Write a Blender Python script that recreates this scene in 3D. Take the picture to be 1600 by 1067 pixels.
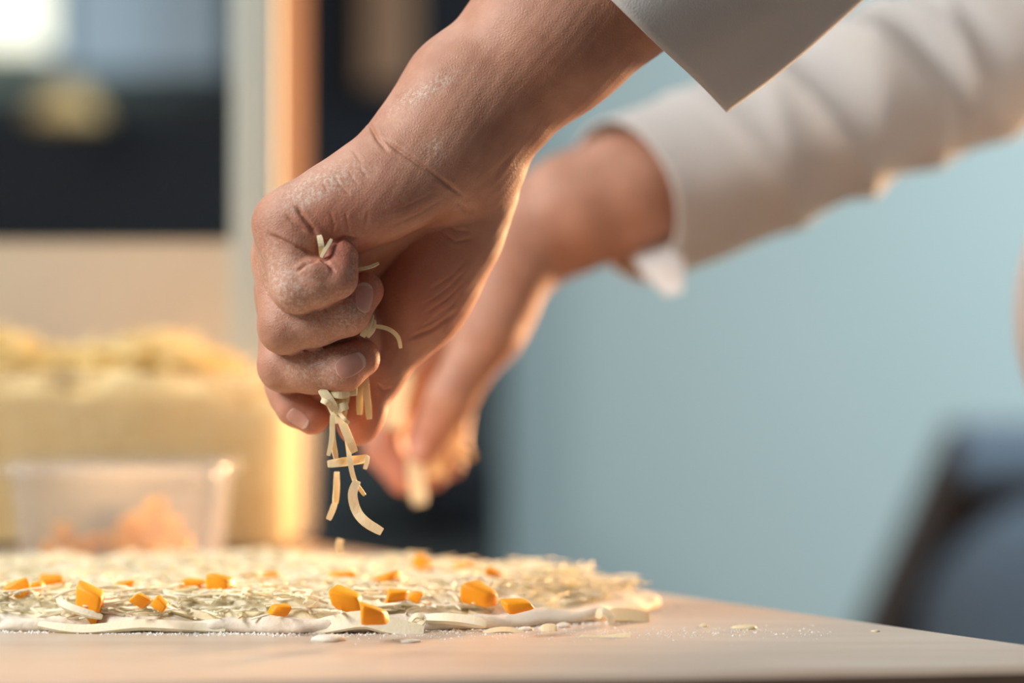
import bpy, bmesh, math, random
import numpy as np
from mathutils import Vector, Matrix

for o in list(bpy.data.objects):
    bpy.data.objects.remove(o)
SC = bpy.context.scene
COL = SC.collection
random.seed(7)
RNG = np.random.default_rng(7)

# ------------------------------------------------------------------ camera, world, lights, exposure
CAM_H = 1.0            # lens height above the floor (m); the table top is 0.9
FPX = 85.0 / 36.0 * 1600.0
CAM_D = 840.0          # mm from the lens to the plane of the near hand

def P(px, py, y):      # a point of the place (mm, relative to lens height / hand plane)
    d = CAM_D + y
    return np.array([(px - 800.0) / FPX * d, y, -(py - 533.5) / FPX * d])

def W(p):              # mm -> metres in the world
    return Vector((p[0] * .001, p[1] * .001, CAM_H + p[2] * .001))

cam = bpy.data.cameras.new('camera')
cam.lens = 85.0; cam.sensor_width = 36.0
cam.clip_start = 0.02
cam.dof.use_dof = True
cam.dof.focus_distance = 0.822
cam.dof.aperture_fstop = 3.2
camo = bpy.data.objects.new('camera', cam); COL.objects.link(camo)
camo.location = (0, -CAM_D * .001, CAM_H)
camo.rotation_euler = (math.pi / 2, 0, 0)
SC.camera = camo

world = bpy.data.worlds.new('daylight'); SC.world = world
world.use_nodes = True
bg = world.node_tree.nodes['Background']
bg.inputs[0].default_value = (0.71, 0.71, 0.72, 1)
bg.inputs[1].default_value = 0.20

def area(name, loc, target, size, energy, color, sy=None, spread=180):
    l = bpy.data.lights.new(name, 'AREA'); l.energy = energy; l.color = color
    l.shape = 'RECTANGLE'; l.size = size; l.size_y = sy or size; l.spread = math.radians(spread)
    o = bpy.data.objects.new(name, l); COL.objects.link(o)
    o.location = loc
    o.rotation_euler = (Vector(target) - Vector(loc)).to_track_quat('-Z', 'Y').to_euler()
    return o

# daylight from the window in the left wall, and low warm evening light from the window back right
area('window_daylight', (-1.15, -0.55, 1.90), (-.02, 0.05, 1.03), 0.7, 36, (1.0, .97, .92))
area('sleeve_top_fill', (-.55, .75, 2.25), (.02, .15, 1.05), 0.6, 13, (.97, 1.0, .98))  # added overhead fill, brightens the tops of the far sleeve and forearm
area('evening_light', (1.75, 2.30, 1.32), (-.03, 0.10, 0.98), 0.55, 48, (1.0, .58, .28), .75, 60)
area('wall_wash_light', (1.9, 1.0, 2.3), (.95, 2.6, 1.05), 0.9, 43, (.85, .96, 1.0), None, 112)  # added lamp aimed at the back wall to brighten it towards the right

SC.view_settings.view_transform = 'Standard'
SC.view_settings.look = 'None'
SC.view_settings.exposure = -0.2
SC.view_settings.gamma = 1.0
SC.view_settings.use_curve_mapping = False

# ------------------------------------------------------------------ materials
def srgb(r, g, b):
    f = lambda c: (c / 255 / 12.92) if c / 255 <= .04045 else ((c / 255 + .055) / 1.055) ** 2.4
    return (f(r), f(g), f(b), 1)

MATS = {}
def mat(name, color, rough=.6, color2=None, scale=30, amount=1.0, bump=0, bscale=None, sss=0, sssr=(1, .4, .25), sssc=.003,
        stretch=None, spec=.5, trans=0, ior=1.45, metal=0, coat=0):
    m = bpy.data.materials.new(name); m.use_nodes = True
    nt = m.node_tree; b = nt.nodes['Principled BSDF']
    b.inputs['Base Color'].default_value = color
    b.inputs['Roughness'].default_value = rough
    b.inputs['Specular IOR Level'].default_value = spec
    b.inputs['Metallic'].default_value = metal
    b.inputs['IOR'].default_value = ior
    b.inputs['Coat Weight'].default_value = coat
    b.inputs['Transmission Weight'].default_value = trans
    if sss:
        b.inputs['Subsurface Weight'].default_value = sss
        b.inputs['Subsurface Radius'].default_value = sssr
        b.inputs['Subsurface Scale'].default_value = sssc
    if color2 or bump:
        tc = nt.nodes.new('ShaderNodeTexCoord'); mp = nt.nodes.new('ShaderNodeMapping')
        nt.links.new(tc.outputs['Object'], mp.inputs['Vector'])
        if stretch: mp.inputs['Scale'].default_value = stretch
    if color2:
        n = nt.nodes.new('ShaderNodeTexNoise'); n.inputs['Scale'].default_value = scale; n.inputs['Detail'].default_value = 5
        nt.links.new(mp.outputs[0], n.inputs['Vector'])
        r = nt.nodes.new('ShaderNodeValToRGB')
        r.color_ramp.elements[0].position = .5 - .25 / amount; r.color_ramp.elements[1].position = .5 + .25 / amount
        r.color_ramp.elements[0].color = color; r.color_ramp.elements[1].color = color2
        nt.links.new(n.outputs['Fac'], r.inputs[0]); nt.links.new(r.outputs[0], b.inputs['Base Color'])
    if bump:
        n2 = nt.nodes.new('ShaderNodeTexNoise'); n2.inputs['Scale'].default_value = bscale or scale * 3; n2.inputs['Detail'].default_value = 4
        nt.links.new(mp.outputs[0], n2.inputs['Vector'])
        bp = nt.nodes.new('ShaderNodeBump'); bp.inputs['Strength'].default_value = bump; bp.inputs['Distance'].default_value = .001
        nt.links.new(n2.outputs['Fac'], bp.inputs['Height']); nt.links.new(bp.outputs[0], b.inputs['Normal'])
    MATS[name] = m
    return m

def emis(name, color, strength):
    m = bpy.data.materials.new(name); m.use_nodes = True
    b = m.node_tree.nodes['Principled BSDF']
    b.inputs['Base Color'].default_value = color
    b.inputs['Emission Color'].default_value = color; b.inputs['Emission Strength'].default_value = strength
    MATS[name] = m

def skin(name):
    m = bpy.data.materials.new(name); m.use_nodes = True
    nt = m.node_tree; N = nt.nodes; L = nt.links; b = N['Principled BSDF']
    geo = N.new('ShaderNodeTexCoord')
    def noise(sc, det=4, rough=.55):
        n = N.new('ShaderNodeTexNoise'); n.inputs['Scale'].default_value = sc; n.inputs['Detail'].default_value = det
        n.inputs['Roughness'].default_value = rough
        L.new(geo.outputs['Object'], n.inputs['Vector']); return n.outputs['Fac']
    def ramp(src, p0, c0, p1, c1):
        r = N.new('ShaderNodeValToRGB'); e = r.color_ramp.elements
        e[0].position = p0; e[0].color = c0; e[1].position = p1; e[1].color = c1
        L.new(src, r.inputs[0]); return r.outputs[0]
    def mix(f, a, c, mode='MIX'):
        x = N.new('ShaderNodeMix'); x.data_type = 'RGBA'; x.blend_type = mode
        if isinstance(f, float): x.inputs[0].default_value = f
        else: L.new(f, x.inputs[0])
        for v, i in ((a, 6), (c, 7)):
            if isinstance(v, tuple): x.inputs[i].default_value = v
            else: L.new(v, x.inputs[i])
        return x.outputs[2]
    def mth(op, a, c=0.0):
        x = N.new('ShaderNodeMath'); x.operation = op; x.use_clamp = True
        for v, i in ((a, 0), (c, 1)):
            if isinstance(v, float): x.inputs[i].default_value = v
            else: L.new(v, x.inputs[i])
        return x.outputs[0]
    base = ramp(noise(70), .35, (.42, .20, .13, 1), .68, (.53, .28, .195, 1))
    red = N.new('ShaderNodeAttribute'); red.attribute_name = 'red'
    fl = N.new('ShaderNodeAttribute'); fl.attribute_name = 'flour'
    c = mix(red.outputs['Fac'], base, (.48, .145, .095, 1))
    speck = ramp(noise(2300, 2), .60, (0, 0, 0, 1), .70, (1, 1, 1, 1))
    clump = ramp(noise(800, 5, .75), .45, (0, 0, 0, 1), .62, (1, 1, 1, 1))
    dust = mth('MULTIPLY', fl.outputs['Fac'], clump)
    f2 = mth('MULTIPLY', mth('MULTIPLY', speck, fl.outputs['Fac']), .55)
    ftot = mth('ADD', mth('MULTIPLY', dust, .5), f2)
    c = mix(ftot, c, (.80, .74, .66, 1))
    L.new(c, b.inputs['Base Color'])
    b.inputs['Roughness'].default_value = .52
    b.inputs['Specular IOR Level'].default_value = .42
    b.inputs['Subsurface Weight'].default_value = .22
    b.inputs['Subsurface Radius'].default_value = (1, .32, .18)
    b.inputs['Subsurface Scale'].default_value = .0022
    v = N.new('ShaderNodeTexVoronoi'); v.feature = 'DISTANCE_TO_EDGE'; v.inputs['Scale'].default_value = 900
    L.new(geo.outputs['Object'], v.inputs['Vector'])
    h = mth('ADD', mth('MULTIPLY', v.outputs['Distance'], .5), mth('MULTIPLY', noise(1500, 3), .35))
    h = mth('ADD', h, mth('MULTIPLY', ftot, .5))
    bp = N.new('ShaderNodeBump'); bp.inputs['Strength'].default_value = .42; bp.inputs['Distance'].default_value = .0008
    L.new(h, bp.inputs['Height']); L.new(bp.outputs[0], b.inputs['Normal'])
    MATS[name] = m

skin('skin')
mat('nail', (.56, .28, .22, 1), .34, color2=(.62, .34, .28, 1), scale=200, sss=.15, spec=.5)
_n = MATS['nail'].node_tree; _a = _n.nodes.new('ShaderNodeAttribute'); _a.attribute_name = 'rim'
_x = _n.nodes.new('ShaderNodeMix'); _x.data_type = 'RGBA'; _x.inputs[7].default_value = (.74, .60, .50, 1)
_k = _n.nodes.new('ShaderNodeMath'); _k.operation = 'MULTIPLY'; _k.inputs[1].default_value = .5; _n.links.new(_a.outputs['Fac'], _k.inputs[0])
_l = _n.nodes['Principled BSDF'].inputs['Base Color'].links[0].from_socket
_n.links.new(_k.outputs[0], _x.inputs[0]); _n.links.new(_l, _x.inputs[6]); _n.links.new(_x.outputs[2], _n.nodes['Principled BSDF'].inputs['Base Color'])
mat('jacket_cloth', (.68, .665, .655, 1), .85, color2=(.73, .715, .705, 1), scale=40, bump=.25, bscale=1400, sss=.12, sssr=(1, .75, .6), sssc=.002)
def translucent(name, col, fac):
    m = MATS[name].node_tree; t = m.nodes.new('ShaderNodeBsdfTranslucent'); t.inputs[0].default_value = col
    x = m.nodes.new('ShaderNodeMixShader'); x.inputs[0].default_value = fac
    m.links.new(m.nodes['Principled BSDF'].outputs[0], x.inputs[1]); m.links.new(t.outputs[0], x.inputs[2])
    m.links.new(x.outputs[0], m.nodes['Material Output'].inputs['Surface'])
_m = MATS['jacket_cloth'].node_tree; _t = _m.nodes.new('ShaderNodeBsdfTranslucent'); _t.inputs[0].default_value = (.70, .66, .62, 1)
_x = _m.nodes.new('ShaderNodeMixShader'); _x.inputs[0].default_value = .22
_m.links.new(_m.nodes['Principled BSDF'].outputs[0], _x.inputs[1]); _m.links.new(_t.outputs[0], _x.inputs[2])
_m.links.new(_x.outputs[0], _m.nodes['Material Output'].inputs['Surface'])
mat('trouser_cloth', (.05, .055, .065, 1), .85)
mat('shoe_leather', (.02, .02, .02, 1), .4)
mat('hair', (.03, .02, .015, 1), .6)
mat('table_wood', (.56, .43, .33, 1), .34, color2=(.66, .55, .45, 1), scale=9, amount=1.2, bump=.06, bscale=120, stretch=(1, 7, 1))
mat('table_edge_shaded', (.13, .085, .06, 1), .55, color2=(.19, .13, .09, 1), scale=30)  # darker brown carries the shadow on the table's front face
mat('dough', (.78, .70, .58, 1), .75, color2=(.83, .77, .67, 1), scale=60, bump=.4, bscale=500, sss=.25, sssr=(1, .85, .6), sssc=.003)
mat('cheese', (.88, .75, .46, 1), .5, color2=(.92, .82, .58, 1), scale=160, bump=.2, bscale=900, sss=.15, sssr=(1, .8, .4), sssc=.0012)
mat('white_cheese', (.96, .88, .62, 1), .55, color2=(.97, .93, .77, 1), scale=160, bump=.2, bscale=900, sss=.12, sssr=(1, .88, .55), sssc=.0012)
translucent('cheese', (.92, .78, .46, 1), .14); translucent('white_cheese', (.97, .88, .62, 1), .10)
mat('yellow_cheese', (.92, .70, .30, 1), .5, color2=(.94, .78, .42, 1), scale=160, bump=.2, bscale=900, sss=.12, sssr=(1, .8, .4), sssc=.0015)
mat('orange_cheese', (.94, .34, .008, 1), .45, color2=(.96, .42, .015, 1), scale=160, bump=.15, bscale=700, sss=.3, sssr=(1, .4, .05), sssc=.003)
mat('flour', (.78, .76, .72, 1), .9)
mat('cabinet_white', (.42, .46, .43, 1), .5)
mat('cabinet_wood', (.10, .043, .02, 1), .8, spec=.1, color2=(.14, .062, .03, 1), scale=12, stretch=(6, 6, .6))
mat('cabinet_panel', (.62, .52, .39, 1), .55, color2=(.50, .42, .32, 1), scale=9, amount=1.0)
mat('dark_unit', (.007, .011, .017, 1), .6, spec=.2)
mat('dark_unit_trim', (.035, .046, .052, 1), .6, spec=.3)
mat('wall_paint', (.315, .40, .41, 1), .8, color2=(.335, .42, .425, 1), scale=1.2)
mat('floor_tile', (.20, .19, .18, 1), .5, color2=(.24, .23, .215, 1), scale=4)
mat('timber', (.20, .115, .065, 1), .5, color2=(.26, .15, .085, 1), scale=14, stretch=(5, 5, .7))
mat('chair_wood', (.04, .032, .03, 1), .6, color2=(.055, .043, .038, 1), scale=20)
mat('chair_pad', (.10, .145, .20, 1), .8)
mat('chair_pad_dark', (.055, .075, .095, 1), .8)
mat('grey_metal', (.3, .3, .3, 1), .4, metal=1)
emis('window_sky', (.92, .93, .76, 1), 1.25)
emis('window_sky_dim', (.28, .38, .46, 1), .45)
emis('lamp_glow', (.75, .55, .25, 1), .10)

def plastic(name, tint, tw, dw, rough=.15):
    m = bpy.data.materials.new(name); m.use_nodes = True; nt = m.node_tree; N = nt.nodes; L = nt.links
    N.remove(N['Principled BSDF']); out = N['Material Output']
    tr = N.new('ShaderNodeBsdfTransparent'); tr.inputs[0].default_value = (1, 1, 1, 1)
    tl = N.new('ShaderNodeBsdfTranslucent'); tl.inputs[0].default_value = tint
    df = N.new('ShaderNodeBsdfDiffuse'); df.inputs[0].default_value = tint
    gl = N.new('ShaderNodeBsdfGlossy'); gl.inputs['Roughness'].default_value = rough
    a = N.new('ShaderNodeMixShader'); a.inputs[0].default_value = .5
    L.new(tl.outputs[0], a.inputs[1]); L.new(df.outputs[0], a.inputs[2])
    c = N.new('ShaderNodeMixShader'); c.inputs[0].default_value = dw
    L.new(tr.outputs[0], c.inputs[1]); L.new(a.outputs[0], c.inputs[2])
    lw = N.new('ShaderNodeLayerWeight'); lw.inputs[0].default_value = .25; fr = N.new('ShaderNodeMath'); fr.operation = 'MULTIPLY'; fr.inputs[1].default_value = .35; L.new(lw.outputs['Facing'], fr.inputs[0])
    d = N.new('ShaderNodeMixShader'); L.new(fr.outputs[0], d.inputs[0])
    L.new(c.outputs[0], d.inputs[1]); L.new(gl.outputs[0], d.inputs[2])
    L.new(d.outputs[0], out.inputs['Surface'])
    MATS[name] = m
plastic('frosted_plastic', (.92, .86, .78, 1), 1, .22)
plastic('clear_plastic', (.86, .80, .66, 1), 1, .16)
plastic('pane_glass', (.8, .9, .9, 1), 1, .004, .05)

# ------------------------------------------------------------------ object helpers
def mesh_obj(name, verts, faces, material, parent=None, smooth=True, raw=False):
    """verts in mm (place coordinates) unless raw"""
    me = bpy.data.meshes.new(name)
    v = np.asarray(verts, dtype=float)
    if not raw:
        v = v * .001; v = v + np.array([0, 0, CAM_H])
    if isinstance(faces, np.ndarray):
        p0 = v[faces[:, 0]]; vol = np.einsum('ij,ij->i', p0, np.cross(v[faces[:, 1]], v[faces[:, 2]]) + np.cross(v[faces[:, 2]], v[faces[:, 3]])).sum()
        if vol < 0: faces = faces[:, ::-1]
        n, k = faces.shape
        me.vertices.add(len(v)); me.vertices.foreach_set('co', v.astype(np.float32).ravel())
        me.loops.add(n * k); me.loops.foreach_set('vertex_index', faces.astype(np.int32).ravel())
        me.polygons.add(n); me.polygons.foreach_set('loop_start', np.arange(0, n * k, k, dtype=np.int32))
        me.update(calc_edges=True)
    else:
        me.from_pydata([tuple(q) for q in v], [], faces)
        b_ = bmesh.new(); b_.from_mesh(me); bmesh.ops.recalc_face_normals(b_, faces=b_.faces); b_.to_mesh(me); b_.free()
    me.validate()
    if smooth: me.polygons.foreach_set('use_smooth', np.ones(len(me.polygons), dtype=bool))
    me.materials.append(MATS[material])
    me.update()
    o = bpy.data.objects.new(name, me); COL.objects.link(o)
    if parent: o.parent = parent
    return o

def tag(o, label=None, cat=None, group=None, kind=None):
    if label: o['label'] = label
    if cat: o['category'] = cat
    if group: o['group'] = group
    if kind: o['kind'] = kind
    return o

def empty(name, p, label=None, cat=None, group=None):
    o = bpy.data.objects.new(name, None); COL.objects.link(o); o.location = W(p); o.empty_display_size = .02
    tag(o, label, cat, group)
    bpy.context.view_layer.update()
    return o

def adopt(o, parent):
    bpy.context.view_layer.update()
    o.parent = parent
    o.matrix_parent_inverse = Matrix.Translation(-parent.location)
    return o

class MB:
    def __init__(s): s.v = []; s.f = []
    def add(s, v, f):
        n = len(s.v); s.v += [tuple(q) for q in v]; s.f += [tuple(i + n for i in q) for q in f]; return s
    def box(s, x0, x1, y0, y1, z0, z1, ch=0):
        if not ch:
            v = [(x, y, z) for x in (x0, x1) for y in (y0, y1) for z in (z0, z1)]
            return s.add(v, [(0, 1, 3, 2), (4, 6, 7, 5), (0, 4, 5, 1), (2, 3, 7, 6), (0, 2, 6, 4), (1, 5, 7, 3)])
        # chamfered vertical edges
        pts = [(x0 + ch, y0), (x1 - ch, y0), (x1, y0 + ch), (x1, y1 - ch), (x1 - ch, y1), (x0 + ch, y1), (x0, y1 - ch), (x0, y0 + ch)]
        return s.prism(pts, z0, z1)
    def prism(s, pts, z0, z1):
        n = len(pts)
        v = [(x, y, z0) for x, y in pts] + [(x, y, z1) for x, y in pts]
        f = [tuple(range(n))[::-1], tuple(range(n, 2 * n))] + [(i, (i + 1) % n, n + (i + 1) % n, n + i) for i in range(n)]
        return s.add(v, f)
    def bar(s, a, b, r, r2=None, n=10, sq=1.0):
        a = Vector(a); b = Vector(b); d = (b - a).normalized()
        u = d.orthogonal().normalized(); w = d.cross(u); r2 = r if r2 is None else r2
        v = []
        for c, rr in ((a, r), (b, r2)):
            for i in range(n):
                t = 2 * math.pi * i / n; v.append(c + (u * math.cos(t) + w * math.sin(t) * sq) * rr)
        f = [tuple(range(n))[::-1], tuple(range(n, 2 * n))] + [(i, (i + 1) % n, n + (i + 1) % n, n + i) for i in range(n)]
        return s.add(v, f)
    def build(s, name, material, parent=None, smooth=False):
        o = mesh_obj(name, s.v, s.f, material, None, smooth)
        if parent: adopt(o, parent)
        return o

# ------------------------------------------------------------------ the room
FZ = -1000.0
TZ = -100.0            # table top in place coordinates
tag(MB().box(-2600, 2600, -2400, 2700, FZ - 40, FZ).build('floor', 'floor_tile'), kind='structure', label='grey tiled kitchen floor')
tag(MB().box(-2600, 2600, 2600, 2700, FZ, 1700).build('wall_back', 'wall_paint'), kind='structure', label='pale teal painted wall at the back of the kitchen')
wl = MB()
wl.box(-2700, -2600, -2400, 2700, FZ, 300).box(-2700, -2600, -2400, -800, 300, 1700).box(-2700, -2600, 1300, 2700, 300, 1700).box(-2700, -2600, -800, 1300, 1500, 1700)
tag(wl.build('wall_left', 'wall_paint'), kind='structure', label='teal wall with a wide window opening at left')
tag(MB().box(-2600, 2600, 2585, 2600, FZ, FZ + 90).build('baseboard_back', 'cabinet_white'), kind='structure', label='white skirting along the back wall')

# tall dark unit at the back left with two glazed openings on daylight
unit = empty('tall_cabinet', (-700, 2350, FZ), 'tall near-black cabinet wall with a bright window at the back left', 'cabinet')
u = MB(); u.box(-2000, -10, 2350, 2590, FZ, 300).box(-2000, -820, 2350, 2590, 300, 1500).box(-380, -10, 2350, 2590, 300, 1500).box(-820, -380, 2350, 2590, 640, 1500)
u.build('body', 'dark_unit', unit)
for x0, x1 in ((-1960, -1500), (-1490, -1010), (-1000, -520), (-510, -20)):
    d = MB().box(x0, x1, 2336, 2350, FZ + 60, -60).build('door', 'dark_unit_trim', unit)
    h = MB().bar((x1 - 40, 2326, -300), (x1 - 40, 2326, -160), 6).build('handle', 'grey_metal')
    h.parent = d; h.matrix_parent_inverse = Matrix.Identity(4)
MB().box(-840, -620, 2420, 2426, 392, 640).build('window_pane', 'window_sky', unit)['label'] = 'overexposed bright window pane'
MB().box(-620, -385, 2420, 2426, 365, 640).build('window_pane', 'window_sky_dim', unit)['label'] = 'dim blue window pane'
MB().box(-820, -380, 2400, 2445, 300, 330).build('window_sill', 'dark_unit_trim', unit)
lamp = empty('pendant_lamp', (-560, 2200, 250), 'small dim amber lamp hanging before the dark cabinet at upper left', 'lamp')
sv, sf = [], []
n = 16
for j, (r, z) in enumerate(((8, 325), (20, 320), (40, 298), (48, 280))):
    for i in range(n):
        t = 2 * math.pi * i / n; sv.append((-560 + r * math.cos(t), 2200 + r * math.sin(t), z))
for j in range(3):
    for i in range(n): sf.append((j * n + i, j * n + (i + 1) % n, (j + 1) * n + (i + 1) % n, (j + 1) * n + i))
adopt(mesh_obj('lamp_shade', sv, sf, 'lamp_glow'), lamp)
MB().bar((-560, 2200, 325), (-560, 2200, 1500), 3).build('cord', 'dark_unit', lamp)
pst = empty('hanging_board', (-160, 2320, 330), 'brown wooden board hanging on the dark cabinet behind the wrist', 'board')
MB().box(-195, -128, 2312, 2334, 335, 700, 5).build('board', 'timber', pst)
MB().bar((-161, 2322, 695), (-161, 2322, 800), 3).build('hanging_loop', 'grey_metal', pst)

# low dark appliance under the far hand
ap = empty('low_appliance', (0, 2300, FZ), 'low dark appliance against the wall behind the far hand', 'appliance')
MB().box(-300, -20, 2000, 2310, FZ, -235).build('body', 'dark_unit_trim', ap)
MB().box(-120, -10, 1960, 2000, -190, -140, 8).build('handle_bar', 'dark_unit', ap)
MB().box(-110, -95, 1990, 2310, -240, -150).build('bracket', 'dark_unit', ap)
MB().box(-40, -25, 1990, 2310, -240, -150).build('bracket', 'dark_unit', ap)

# glazed display cabinet behind the box
cb = empty('display_cabinet', (-150, 480, FZ), 'glazed display cabinet with a pale post and tan front panel', 'cabinet')
MB().box(-900, -152, 486, 700, FZ + 80, 55).build('front_panel', 'cabinet_panel', cb)
MB().box(-152, -128, 470, 500, FZ, 900, 3).build('post', 'cabinet_white', cb)
MB().box(-900, -876, 470, 500, FZ, 900, 3).build('post', 'cabinet_white', cb)
MB().box(-150, -129, 500, 690, FZ + 40, 900).build('side_panel', 'cabinet_wood', cb)
MB().box(-876, -152, 480, 490, 840, 900).build('top_rail', 'cabinet_white', cb)
MB().box(-876, -152, 482, 486, 55, 840).build('glass_pane', 'pane_glass', cb)
MB().box(-900, -130, 500, 700, 900, 915).build('top', 'cabinet_wood', cb)
MB().box(-900, -152, 560, 580, FZ, FZ + 80).build('plinth', 'dark_unit', cb)

# chair at the right
ch = empty('dining_chair', (480, 1450, FZ), 'dark wooden chair with a blue-grey padded back by the teal wall', 'chair')
MB().bar((447, 1560, -92), (330, 1545, -345), 21, 21, sq=.8).bar((330, 1545, -340), (300, 1475, FZ), 20, 16, sq=.8).build('leg', 'chair_wood', ch)
MB().bar((770, 1560, -95), (800, 1475, FZ), 17, sq=.8).build('leg', 'chair_wood', ch)
MB().bar((400, 1880, -540), (400, 1920, FZ), 17).build('leg', 'chair_wood', ch)
MB().bar((760, 1880, -540), (760, 1920, FZ), 17).build('leg', 'chair_wood', ch)
pv, pf = [], []
NX, NZ = 12, 14
for side in (0, 1):
    for j in range(NZ + 1):
        for i in range(NX + 1):
            a = i / NX * 2 - 1; c = j / NZ
            wdt = 170 * (1 - .10 * c) * (1 - max(0, (c - .72) / .28) ** 2 * .45)
            bul = (1 - a ** 4) * (1 - (2 * c - 1) ** 6) * 22
            pv.append((560 + a * wdt, 1545 + (-8 - bul if side == 0 else 22 + bul * .4) - c * 6, -540 + 390 * c - 22 * a * a * c))
q = (NX + 1) * (NZ + 1)
for j in range(NZ):
    for i in range(NX):
        k = j * (NX + 1) + i
        pf.append((k, k + 1, k + NX + 2, k + NX + 1)); pf.append((q + k, q + k + NX + 1, q + k + NX + 2, q + k + 1))
for j in range(NZ):
    for i in (0, NX):
        k = j * (NX + 1) + i; pf.append((k, k + NX + 1, q + k + NX + 1, q + k))
for i in range(NX):
    for j in (0, NZ):
        k = j * (NX + 1) + i; pf.append((k, k + 1, q + k + 1, q + k))
adopt(mesh_obj('backrest', pv, pf, 'chair_pad'), ch)
MB().add([(440, 1585, -140), (775, 1585, -140), (800, 1585, -520), (255 + 20, 1585, -520)] + [(440, 1600, -140), (775, 1600, -140), (800, 1600, -520), (275, 1600, -520)], [(3, 2, 1, 0), (4, 5, 6, 7), (0, 1, 5, 4), (1, 2, 6, 5), (2, 3, 7, 6), (3, 0, 4, 7)]).build('back_panel', 'chair_wood', ch)
MB().box(395, 770, 1605, 1900, -570, -520, 40).build('seat', 'chair_pad_dark', ch)
MB().bar((440, 1562, -112), (775, 1562, -112), 40, sq=.6).build('top_rail', 'chair_pad', ch)

# ------------------------------------------------------------------ the table
tb = empty('work_table', (-300, 200, FZ), 'light wooden work table dusted with flour under the dough', 'table')
top = [(-900, -238), (203, -91), (-152, 436), (-900, 436)]
def inset(pts, k):
    c = np.mean(pts, 0); return [tuple(c + (np.array(p) - c) * k) for p in pts]
t = MB(); n = 4
v = [(x, y, TZ - 2) for x, y in top] + [(x, y, TZ) for x, y in inset(top, .996)] + [(x, y, TZ - 34) for x, y in top]
t.add(v, [(4, 5, 6, 7)] + [(i, (i + 1) % 4, 4 + (i + 1) % 4, 4 + i) for i in range(4)])
t.build('table_top', 'table_wood', tb)
MB().add([(x, y, TZ - 2.01) for x, y in top] + [(x, y, TZ - 34) for x, y in top],
         [(3, 2, 1, 0)[::-1], (4, 5, 6, 7)[::-1]] + [(i, i + 4, (i + 1) % 4 + 4, (i + 1) % 4) for i in range(4)]).build('slab_edge_shaded', 'table_edge_shaded', tb)  # slab sides, with front shadow put into their dark colour
for x, y in ((-840, -180), (120, -60), (-840, 380), (-175, 370)):
    MB().box(x - 25, x + 25, y - 25, y + 25, FZ, TZ - 34, 5).build('leg', 'table_edge_shaded', tb)

# ------------------------------------------------------------------ SDF modelling of skin
def smin(a, b, k):
    if k <= 0: return np.minimum(a, b)
    h = np.maximum(k - np.abs(a - b), 0) / k
    return np.minimum(a, b) - h * h * k * .25

def rcone(p, a, b, r1, r2):
    a = np.asarray(a, np.float32); b = np.asarray(b, np.float32)
    ba = b - a; l2 = float(ba @ ba); rr = r1 - r2; a2 = l2 - rr * rr; il2 = 1 / l2
    pa = p - a; y = pa @ ba; z = y - l2
    xx = np.einsum('ij,ij->i', pa, pa)
    x2 = np.maximum(xx * l2 * l2 - y * y * l2, 0) 
    y2 = y * y * l2; z2 = z * z * l2
    k = np.sign(rr) * rr * rr * x2
    d3 = (np.sqrt(x2 * a2 * il2) + y * rr) * il2 - r1
    d1 = np.sqrt(x2 + z2) * il2 - r2
    d2 = np.sqrt(x2 + y2) * il2 - r1
    return np.where(np.sign(z) * a2 * z2 > k, d1, np.where(np.sign(y) * a2 * y2 < k, d2, d3))

def ell(p, c, axes, r):
    c = np.asarray(c, np.float32)
    A = np.asarray(axes, np.float32); r = np.asarray(r, np.float32)
    q = (p - c) @ A.T
    k0 = np.sqrt(((q / r) ** 2).sum(1)); k1 = np.sqrt(((q / (r * r)) ** 2).sum(1)) + 1e-6
    return k0 * (k0 - 1) / k1

def frame(d, up=(0, -1, 0)):
    d = np.asarray(d, float); d = d / np.linalg.norm(d); up = np.asarray(up, float)
    s = np.cross(d, up); s /= np.linalg.norm(s); u = np.cross(s, d)
    return np.array([d, s, u])

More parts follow.
